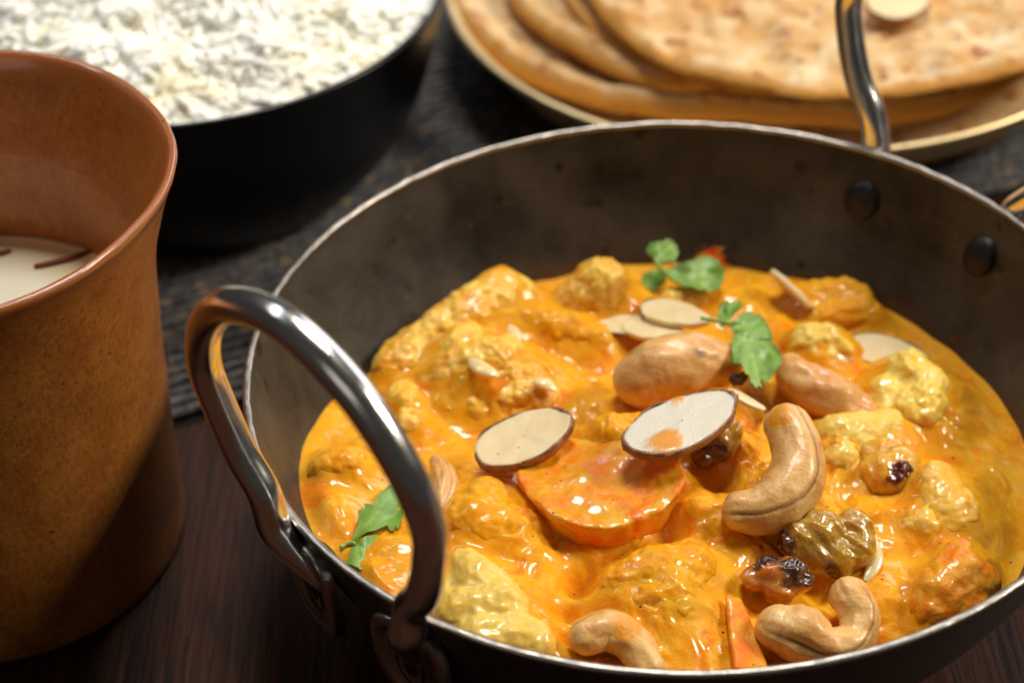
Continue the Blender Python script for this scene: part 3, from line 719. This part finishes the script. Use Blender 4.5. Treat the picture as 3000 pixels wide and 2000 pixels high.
raisins('golden raisin with a dark burnt wrinkled patch', [(2035, 1095, .60, .15), (2060, 1080, .56, .25), (2020, 1055, .46, .2), (2050, 1050, .4, .3)], 'raisin_gold', [(2078, 1092, .52, .82)], seed=1)
raisins('large olive green raisin with two swollen lobes', [(1835, 1240, .44, .3), (1885, 1225, .52, .38), (1960, 1215, .44, .4), (1965, 1260, .44, .3), (1920, 1280, .46, .2), (1880, 1270, .45, .2)], 'raisin_olive', [(1795, 1245, .40, .5), (1905, 1325, .30, .3)], seed=2, wr=.055)
raisins('dark brown burnt raisin below the olive green one', [(1730, 1330, .26, .3), (1770, 1320, .38, .35), (1815, 1325, .40, .35), (1790, 1350, .36, .25), (1840, 1335, .26, .35)], 'raisin_dark', [(1760, 1278, .3, .6), (1840, 1310, .4, .7)], seed=3, wr=.075)
raisins('olive raisin half hidden behind the glossy almond slice', [(1650, 1020, .4, .35), (1672, 990, .32, .5), (1620, 1045, .3, .2)], 'raisin_olive', [(1630, 1050, .45, .3)], seed=4)
raisins('tiny black raisin bit under the coriander sprig', [(1690, 872, .17, .75), (1708, 862, .14, .8)], 'raisin_dark', [(1690, 872, .3, .8)], seed=5, wr=.03)

# ------------------------------------------------------------------ onion bits
GO = 'translucent onion bits in the curry'
def onion(label, line, w=.16, flat=.4):
    PP = catmull(np.array([on(px, py, dz) for px, py, dz in line]), 8)
    V, F, _ = tube(PP, w*np.sin(np.linspace(.35, PI-.35, len(PP))), n=18, flat=flat)
    return tag(mk('onion_bit', V, F, MAT['onion']), label, 'onion', GO)
onion('curved white onion sliver beside the olive green raisin', [(1992, 1225, .35), (2008, 1260, .3), (2008, 1295, .25), (1990, 1330, .2)], .17)
onion('short translucent onion bit on the broad lumpy floret', [(1082, 825, 1.20), (1105, 845, 1.18), (1140, 862, 1.16)], .2, .5)
onion('translucent onion bit on the sauce hump above the broad floret', [(1172, 748, .98), (1182, 772, .98), (1180, 800, .95)], .17, .5)
onion('flat onion bit right of the broad lumpy floret', [(1225, 875, .78), (1250, 880, .74), (1275, 895, .6)], .17, .5)

# ------------------------------------------------------------------ coriander
GL = 'coriander sprigs on the curry'
def zoomA(x, y): return ((1700+x/3.137)/1.2755, (650+y/3.137)/1.2755)
def zoomB(x, y): return ((700+x/2.529)/1.2755, (1380+y/2.529)/1.2755)
def leaflet(pts, conv, hfun, base, veins, parent):
    px = [conv(*p) for p in pts]; bp = np.array(conv(*base))
    bm = bmesh.new()
    vs = [bm.verts.new((x, y, 0)) for x, y in px]
    f = bm.faces.new(vs); bmesh.ops.triangulate(bm, faces=[f], quad_method='BEAUTY', ngon_method='BEAUTY')
    for _ in range(3):
        es = [e for e in bm.edges if e.calc_length() > 7]
        if es: bmesh.ops.subdivide_edges(bm, edges=es, cuts=1); bmesh.ops.triangulate(bm, faces=bm.faces[:])
    bmesh.ops.beautify_fill(bm, faces=bm.faces[:], edges=bm.edges[:])
    bm.verts.ensure_lookup_table(); bm.normal_update()
    Q = np.array([v.co[:2] for v in bm.verts]); 
    F = [tuple(v.index for v in f.verts) for f in bm.faces]
    bm.verts.index_update(); F = [tuple(v.index for v in f.verts) for f in bm.faces]; bm.free()
    vein = np.zeros(len(Q)); dmin = np.full(len(Q), 1e9)
    for line in veins:
        L = np.array([conv(*p) for p in line])
        for a, b in zip(L[:-1], L[1:]):
            t = np.clip(((Q-a)@(b-a))/((b-a)@(b-a)), 0, 1); dmin = np.minimum(dmin, np.linalg.norm(Q-(a+t[:, None]*(b-a)), axis=1))
    vein = np.exp(-(dmin/2.6)**2); crease = np.exp(-(dmin/9)**2)
    V = np.array([hfun(x, y, cr) for (x, y), cr in zip(Q, crease)])
    V[:, 2] += fbm(V, 1.6, 2, 3)*.06
    # thickness: second sheet below, joined at the outline
    k = len(V); V2 = V.copy(); V2[:, 2] -= .022
    ec = {}
    for f in F:
        for i in range(len(f)):
            e = (f[i], f[(i+1) % len(f)]); ec[e] = 1
    side = [(b, a, a+k, b+k) for a, b in ec if (b, a) not in ec]
    FF = F+[tuple(i+k for i in f[::-1]) for f in F]+[tuple(i+2*k for i in f) for f in side]
    return mk('leaflet', np.concatenate([V, V2, V, V2]), FF, MAT['leaf'], parent, attrs={'vein': np.r_[vein, vein, vein, vein]})
def stem(pts, parent, r=.045):
    V, F, _ = tube(catmull(pts, 6), r, n=10); return mk('stem', V, F, MAT['leaf'], parent, attrs={'vein': np.full(len(V), .7)})
# sprig 1, on the big cashew
c1 = on(*zoomA(1370, 940), 1.15)
sp1 = empty('coriander_sprig', 'bright green coriander sprig lying over the large cashew', 'coriander', c1, GL)
def h1(x, y, cr):
    d = math.hypot(x-1743, y-740)
    return on(x, y, 1.42-.0026*max(0, y-740)+.05*math.sin(x*.06)-.07*cr)
leaflet([(1360, 915), (1290, 970), (1265, 915), (1285, 890), (1245, 855), (1285, 835), (1270, 795), (1310, 790), (1295, 755), (1345, 755), (1340, 720), (1385, 740), (1405, 700), (1435, 735), (1470, 700), (1475, 740), (1505, 755), (1480, 785), (1450, 820), (1400, 860), (1370, 900)],
        zoomA, h1, (1360, 920), [[(1360, 920), (1390, 820), (1440, 740)], [(1350, 900), (1310, 830)]], sp1)
leaflet([(1362, 930), (1440, 890), (1500, 850), (1560, 825), (1590, 850), (1632, 838), (1625, 875), (1685, 870), (1675, 905), (1715, 930), (1690, 955), (1757, 1005), (1720, 1020), (1772, 1072), (1740, 1085), (1792, 1130), (1778, 1158), (1832, 1180), (1810, 1205), (1852, 1230), (1825, 1260), (1852, 1310), (1812, 1325), (1800, 1367), (1762, 1345), (1735, 1325), (1690, 1280), (1635, 1225), (1625, 1235), (1690, 1315), (1722, 1350), (1705, 1385), (1757, 1420), (1730, 1440), (1742, 1482), (1695, 1460), (1660, 1425), (1652, 1465), (1672, 1520), (1635, 1500), (1615, 1527), (1590, 1490), (1568, 1470), (1555, 1410), (1525, 1402), (1508, 1380), (1507, 1340), (1483, 1310), (1500, 1262), (1505, 1195), (1490, 1190), (1460, 1235), (1430, 1290), (1408, 1290), (1400, 1240), (1412, 1200), (1388, 1172), (1410, 1150), (1383, 1120), (1405, 1100), (1388, 1065), (1420, 1052), (1452, 1078), (1440, 1030), (1400, 980)],
        zoomA, h1, (1362, 930), [[(1362, 930), (1430, 1020), (1520, 1120), (1590, 1250), (1630, 1400)], [(1430, 1020), (1560, 1100), (1720, 1110), (1800, 1200)], [(1400, 960), (1520, 940), (1640, 920)], [(1470, 1070), (1440, 1180)], [(1560, 1200), (1700, 1260)]], sp1)
stem([h1(*zoomA(1364, 934), 0), h1(*zoomA(1270, 912), 0), h1(*zoomA(1120, 885), 0)], sp1)
# sprig 2, at the back
c2 = on(*zoomA(800, 480), .5)
sp2 = empty('coriander_sprig', 'dark green coriander sprig at the back, near the tomato piece', 'coriander', c2, GL)
def h2(x, y, cr): return on(x, y, .75+.004*(650-y)+.05*math.sin(x*.08)-.06*cr)
leaflet([(690, 340), (655, 320), (618, 290), (612, 250), (630, 215), (650, 182), (690, 186), (720, 172), (760, 178), (785, 158), (850, 170), (870, 205), (892, 212), (890, 250), (907, 270), (880, 318), (872, 360), (830, 350), (800, 358), (740, 366), (705, 362)],
        zoomA, h2, (690, 345), [[(690, 345), (760, 280), (840, 210)]], sp2)
leaflet([(790, 428), (850, 440), (900, 430), (1000, 430), (1050, 410), (1062, 375), (1090, 340), (1128, 302), (1160, 315), (1192, 298), (1222, 340), (1272, 350), (1280, 385), (1302, 400), (1300, 430), (1332, 450), (1318, 490), (1318, 535), (1300, 555), (1282, 602), (1240, 610), (1190, 642), (1150, 622), (1080, 622), (1020, 590), (985, 598), (920, 572), (850, 522), (800, 470)],
        zoomA, h2, (800, 440), [[(800, 440), (950, 490), (1120, 500), (1250, 480)], [(1000, 490), (1120, 400)], [(1000, 500), (1150, 590)]], sp2)
leaflet([(560, 600), (562, 530), (572, 470), (610, 462), (640, 448), (700, 440), (745, 470), (782, 490), (792, 540), (720, 602), (640, 630), (620, 655), (585, 662)],
        zoomA, lambda x, y, cr: on(x, y, .42-.05*cr), (690, 440), [[(700, 440), (640, 540), (590, 630)]], sp2)
stem([h2(*zoomA(690, 345), 0), h2(*zoomA(735, 420), 0), h2(*zoomA(815, 500), 0), h2(*zoomA(900, 560), 0)], sp2, .055)
# sprig 3, by the loop handle
c3 = on(*zoomB(860, 530), .1)
sp3 = empty('coriander_sprig', 'coriander sprig seen through the loop handle at the left', 'coriander', c3, GL)
def h3(x, y, cr): return on(x, y, .16+.05*math.sin(x*.07+y*.03)-.04*cr)
leaflet([(785, 545), (840, 500), (882, 400), (862, 320), (890, 285), (930, 285), (928, 240), (990, 252), (1008, 235), (1040, 182), (1060, 150), (1105, 100), (1150, 90), (1200, 120), (1230, 220), (1215, 300), (1192, 400), (1175, 432), (1160, 410), (1145, 442), (1118, 440), (1100, 398), (1020, 430), (950, 452), (870, 502)],
        zoomB, h3, (785, 545), [[(785, 545), (900, 440), (1020, 320), (1120, 170)], [(950, 400), (1150, 320)]], sp3)
leaflet([(850, 530), (940, 482), (1010, 464), (1045, 485), (1062, 478), (1087, 502), (1070, 530), (1092, 575), (1058, 590), (1072, 620), (1030, 638), (1002, 672), (990, 660), (975, 712), (948, 680), (930, 737), (890, 730), (880, 660), (862, 712), (830, 692), (783, 670), (820, 622), (825, 570)],
        zoomB, h3, (850, 535), [[(850, 535), (940, 590), (1020, 560)], [(880, 560), (900, 690)], [(940, 590), (970, 680)]], sp3)
leaflet([(1400, 60), (1420, 10), (1445, 22), (1450, 40), (1482, 50), (1465, 70), (1472, 85), (1445, 98), (1430, 95), (1405, 130)], zoomB, h3, (1400, 90), [[(1400, 90), (1460, 55)]], sp3)
stem([h3(*zoomB(760, 560), 0), h3(*zoomB(800, 540), 0), h3(*zoomB(850, 532), 0)], sp3)

# ------------------------------------------------------------------ cup of milk
cup = empty('ceramic_cup', 'brown speckled ceramic cup with a flared lip, holding milk', 'cup', (*CUP, 0))
outer = [(0, .01), (3.5, .01), (3.8, .01), (3.98, .012), (4.10, .02), (4.17, .06), (4.20, .14), (4.21, .3), (4.21, .7), (4.21, 1.3), (4.22, 2), (4.25, 3.5), (4.30, 5), (4.37, 6.2), (4.50, 7.4), (4.72, 8.3), (4.96, 9.0), (5.14, 9.42)]
lip = [(5.17, 9.53), (5.12, 9.60), (5.02, 9.60), (4.92, 9.52)]
inner = [(4.72, 9.1), (4.46, 8.4), (4.22, 7.5), (4.10, 6.2), (4.04, 5), (3.9, 2), (3.7, .9), (3.3, .7), (3.0, .7), (0, .7)]
prof = np.concatenate([catmull(outer, 8), catmull(lip, 5), catmull(inner, 8)])
V, F = lathe(prof, 200, CUP)
lipA = sstep(9.0, 9.45, V[:, 2])
a = np.arctan2(V[:, 1]-CUP[1], V[:, 0]-CUP[0]); d = fbm(V, .35, 2, 6)*.05+fbm(V, 1.6, 2, 7)*.008*(1+lipA)
V[:, 0] += np.cos(a)*d-.06*np.clip(1-V[:, 2]/6, 0, 1); V[:, 1] += np.sin(a)*d-.16*np.clip(1-V[:, 2]/6, 0, 1); V[:, 2] += np.where(V[:, 2] > 9, pn(np.stack([np.cos(a)*2, np.sin(a)*2, a*0], 1), 3)*.03, 0)
mk('cup_wall', V, F, MAT['cup'], cup, attrs={'lip': lipA})
V, F = lathe([(0.001, 5.30), (1.5, 5.30), (3., 5.305), (3.8, 5.32), (3.95, 5.35), (4.02, 5.40), (4.03, 5.1), (3.5, 2), (0.001, 1.2)], 120, CUP)
tag(mk('milk', V, F, MAT['milk']), 'pale yellow milk inside the brown ceramic cup', 'milk')
GS = 'saffron threads floating on the milk'
def saffron(label, pts, r=.075):
    P = catmull([at(x, y, 5.36) for x, y in pts], 8)
    V, F, _ = tube(P, r*(.75+.35*np.sin(np.linspace(.4, 2.9, len(P)))), n=10); V[:, 2] = 5.36+(V[:, 2]-5.36)*.6
    tag(mk('saffron_thread', V, F, MAT['saffron']), label, 'saffron', GS)
saffron('long dark red saffron thread touching the near cup lip', [(84, 610), (120, 603), (165, 592), (200, 580), (240, 574), (262, 566)])
saffron('short saffron thread end at the left, further from the cup lip', [(-60, 592), (-25, 586), (5, 580), (20, 576)])

# ------------------------------------------------------------------ black bowl of rice
RB = np.array([-12.05, 16.1]); ZM = .34
outer = [(0, ZM), (4.3, ZM), (4.5, ZM), (4.7, ZM+.05), (4.95, ZM+.3), (5.55, 1.3), (6.15, 2.2), (6.55, 3.1), (6.85, 4.1), (7.05, 4.9), (7.28, 5.75)]
lip = [(7.36, 5.95), (7.38, 6.03), (7.30, 6.08), (7.18, 6.02)]
inner = [(7.02, 5.6), (6.75, 4.4), (6.3, 3.0), (5.2, 1.4), (0, .9)]
V, F = lathe(np.concatenate([catmull(outer, 6), catmull(lip, 5), catmull(inner, 6)]), 200, RB)
bowl = tag(mk('rice_bowl', V, F, MAT['black'], origin=(*RB, ZM)), 'black bowl heaped with white rice', 'bowl')
# yellow crumb stuck on the rim
def hr(x, y):
    r = np.hypot(x-RB[0], y-RB[1])
    return 5.62+1.5*np.clip(1-(r/7.2)**2, 0, 1)+.0*r
heap = empty('rice_heap', 'fluffy heap of cooked white rice inside the black bowl', 'rice', (*RB, 1.0))
tr, rr_ = np.meshgrid(np.linspace(0, 2*PI, 160, endpoint=False), np.linspace(.002, 1, 60))
X = RB[0]+rr_*7.0*np.cos(tr); Y = RB[1]+rr_*7.0*np.sin(tr); X = X.ravel(); Y = Y.ravel()
lumpy = lambda x, y: fbm(np.stack([x, y, x*0], 1), .45, 3, 12)*.5*np.clip((7.2-np.hypot(x-RB[0], y-RB[1]))/1.5, .15, 1)
Zb = hr(X, Y)+lumpy(X, Y)+.0
mk('rice_bed', np.stack([X, Y, Zb], 1), quads(60, 160), MAT['rice'], heap)['kind'] = 'stuff'
def grain_template(n=8, m=7):
    s = np.linspace(-1, 1, m); r = np.sqrt(np.clip(1-np.abs(s)**3.0, 0.01, 1))
    th = np.linspace(0, 2*PI, n, endpoint=False)
    V = np.stack([np.repeat(s[:, None], n, 1), r[:, None]*np.cos(th), r[:, None]*np.sin(th)], -1)
    V[..., 1] += .25*(1-s[:, None]**2)
    F = quads(m, n).tolist()+[tuple(range(n-1, -1, -1)), tuple(range((m-1)*n, m*n))]
    return V.reshape(-1, 3), F
GV, GF_ = grain_template()
NG = 5200
r_ = np.sqrt(RNG.uniform(0, 1, NG))*7.0; t_ = RNG.uniform(0, 2*PI, NG)
gx = RB[0]+r_*np.cos(t_); gy = RB[1]+r_*np.sin(t_)
gz = hr(gx, gy)+lumpy(gx, gy)-.12+np.abs(RNG.normal(0, .09, NG))
lim = np.clip((6.9-r_)/1.2, 0, 1); gz = gz-.15*(1-lim)
yaw = RNG.uniform(0, 2*PI, NG); pit = RNG.normal(0, .20, NG)
# clumps share a direction
cl = fbm(np.stack([gx, gy, gx*0], 1), .6, 2, 30)*5; yaw = np.where(RNG.uniform(size=NG) < .6, cl+RNG.normal(0, .5, NG), yaw)
gl = RNG.uniform(.40, .62, NG); gw = RNG.uniform(.11, .15, NG)
ax = np.stack([np.cos(yaw)*np.cos(pit), np.sin(yaw)*np.cos(pit), np.sin(pit)], 1)
bx = np.cross(ax, RNG.normal(size=(NG, 3))); bx /= np.linalg.norm(bx, axis=1)[:, None]; cx = np.cross(ax, bx)
W = (np.stack([gx, gy, gz], 1)[:, None]+GV[None, :, :1]*(ax*gl[:, None])[:, None]+GV[None, :, 1:2]*(bx*gw[:, None])[:, None]+GV[None, :, 2:]*(cx*gw[:, None])[:, None])
# keep the grains inside the bowl
mr = np.hypot(W[..., 0]-RB[0], W[..., 1]-RB[1]).max(1); keep = mr < 7.08
# visible ones nearest the lens become single grains
ctr = W.mean(1); dd = ctr-CAM; zf = dd@FWD; xs = FPX*(dd@RIGHT)/zf+1500; ys = 1000-FPX*(dd@UP)/zf
cupmask = ((xs-(-60*1.2755))/(475*1.2755))**2+((ys-420*1.2755)/(305*1.2755))**2 < 1
vis = keep & (xs > -30) & (xs < 1300) & (ys > -20) & ~cupmask
top = gz-(hr(gx, gy)+lumpy(gx, gy)-.12)
score = np.where(vis, -zf*.6+top*6, -1e9); order = np.argsort(-score)[:300]
single = np.zeros(NG, bool); single[order] = True
for i in order: mk('grain', W[i], GF_, MAT['rice'], heap)
rest = np.where(keep & ~single)[0]
Vr = W[rest].reshape(-1, 3); k = len(GV); Fr = []
for q, _ in enumerate(rest): Fr += [tuple(j+q*k for j in f) for f in GF_]
mk('grains', Vr, Fr, MAT['rice'], heap)['kind'] = 'stuff'

# ------------------------------------------------------------------ brass plate and flatbreads
PL = np.array([5.17, 21.7]); Z0 = .36
plate = empty('brass_plate', 'round brass plate with a raised bright rim, holding flatbreads', 'plate', (*PL, Z0))
prof = [(0, Z0), (6.9, Z0), (7.2, Z0), (7.5, Z0+.03), (7.8, Z0+.12), (8.6, .9), (9.4, 1.6), (9.95, 2.25), (10.12, 2.48), (10.14, 2.58), (10.06, 2.64), (9.9, 2.58), (9.5, 2.15), (8.9, 1.5), (8.2, .95), (7.7, .68), (7.4, .60), (7.0, .58), (0, .58)]
V, F = lathe(catmull(prof, 5), 200, PL); mk('dish', V, F, MAT['brass'], plate)
V, F = lathe([(10.1+.11*math.cos(t), 2.60+.09*math.sin(t)) for t in np.linspace(0, 2*PI, 13)], 200, PL); mk('rim', V, F, MAT['brass'], plate)
GB = 'stack of flatbreads on the brass plate'
def bread(label, edge, ztop, thick, Rfix, cfix, seed, puff=.10, wav=.05, drop=None, roll=0.):
    E = np.array([at(x, y, ztop)[:2] for x, y in edge]) if edge else None
    c = np.array(cfix, float); nt, nr = 240, 70
    th = np.linspace(-PI, PI, nt, endpoint=False)
    R = np.full(nt, Rfix, float)
    if E is not None:
        ea = np.arctan2(E[:, 1]-c[1], E[:, 0]-c[0]); er = np.hypot(E[:, 0]-c[0], E[:, 1]-c[1])
        o = np.argsort(ea); ea = ea[o]; er = er[o]
        ri = np.interp(th, ea, er); out = np.maximum(np.maximum(ea[0]-th, th-ea[-1]), 0)
        wgt = np.exp(-(out/.5)**2); R = ri*wgt+R*(1-wgt)
        for _ in range(6): R = (np.roll(R, 1)+R*2+np.roll(R, -1))/4
    R = R*(1+.012*pn(np.stack([np.cos(th)*4, np.sin(th)*4, th*0+seed], 1), seed))
    rho = np.r_[np.linspace(.003, .93, nr-14), .945, .958, .97, .98, .988, .994, .998, 1.]
    prof_h = []
    rings = []
    e = np.clip((1-rho)/.04, 0, 1); up = thick*(.5*np.sqrt(1-(1-e)**2)+.5)
    dn = thick*(.5-.5*np.sqrt(1-(1-e)**2))
    X = c[0]+rho[:, None]*R*np.cos(th); Y = c[1]+rho[:, None]*R*np.sin(th)
    P2 = np.stack([X.ravel(), Y.ravel(), np.full(X.size, seed*5.)], 1)
    bub = (fbm(P2, .45, 3, seed)*puff+np.clip(fbm(P2, 1.1, 2, seed+3), 0, 1)*puff*1.3).reshape(X.shape)
    edgew = (pn(np.stack([np.cos(th)*5, np.sin(th)*5, th*0+seed], 1), seed+7)*wav)[None]*rho[:, None]**3
    dz = 0 if drop is None else drop(X, Y)
    Zt = ztop-thick+up[:, None]+(roll*np.exp(-((.955-rho)/.035)**2)-roll*.8*sstep(.97, .80, rho))[:, None]+bub*np.clip((1-rho)/.04, .25, 1)[:, None]+edgew+dz
    Zd = ztop-thick+dn[:, None]+edgew+dz
    V = np.concatenate([np.stack([X, Y, Zt], -1).reshape(-1, 3), np.stack([X, Y, Zd], -1).reshape(-1, 3)])
    n1 = quads(len(rho), nt); F = np.concatenate([n1, n1[:, ::-1]+len(rho)*nt])
    i = np.arange(nt); a = (len(rho)-1)*nt+i; b = (len(rho)-1)*nt+(i+1) % nt
    F = np.concatenate([F, np.stack([a, b, b+len(rho)*nt, a+len(rho)*nt], 1)])
    ed = np.tile(np.repeat(sstep(.955, .995, rho), nt), 2)
    return tag(mk('flatbread', V, F, MAT['bread'], attrs={'edge': ed}), label, 'flatbread', GB)
bread('lowest flatbread, a shaded layer just inside the brass rim', None, 1.45, .45, 8.9, (5.1, 21.5), 1)
bread('thick flatbread second from the bottom, its rolled edge nearest the pan', [(1026, 2), (1060, 60), (1100, 103), (1150, 140), (1220, 178), (1300, 208), (1400, 232), (1500, 246), (1600, 256), (1700, 262), (1800, 268), (1900, 272), (2000, 268), (2120, 262)], 2.45, .42, 9.0, (5.0, 22.4), 2, wav=.20, roll=.27)
bread('flatbread third from the bottom with a wavy edge at the left', [(1170, -8), (1230, 50), (1290, 95), (1360, 138), (1430, 172), (1500, 190), (1580, 200), (1700, 205)], 2.95, .38, 6.5, (6.4, 23.0), 3, wav=.18, roll=.16)
bread('thin flatbread fourth from the bottom under the topmost one', [(1290, -10), (1340, 45), (1410, 100), (1480, 145), (1560, 172), (1650, 190), (1750, 195)], 3.2, .3, 6.2, (7.0, 22.6), 4, wav=.12)
bread('topmost blistered flatbread with an almond slice on it', [(1352, -10), (1390, 40), (1430, 80), (1500, 128), (1600, 168), (1700, 194), (1800, 206), (1930, 210), (2100, 198), (2240, 176), (2352, 150)], 3.75, .34, 8.2, (7.6, 23.0), 5, puff=.22, wav=.10, roll=.06)
almond('pale round almond slice on the topmost flatbread', (2062, 10, 4.08), (2124, -8, 4.06), (2058, 52, 4.04), thick=.14, seed=9, P=at)
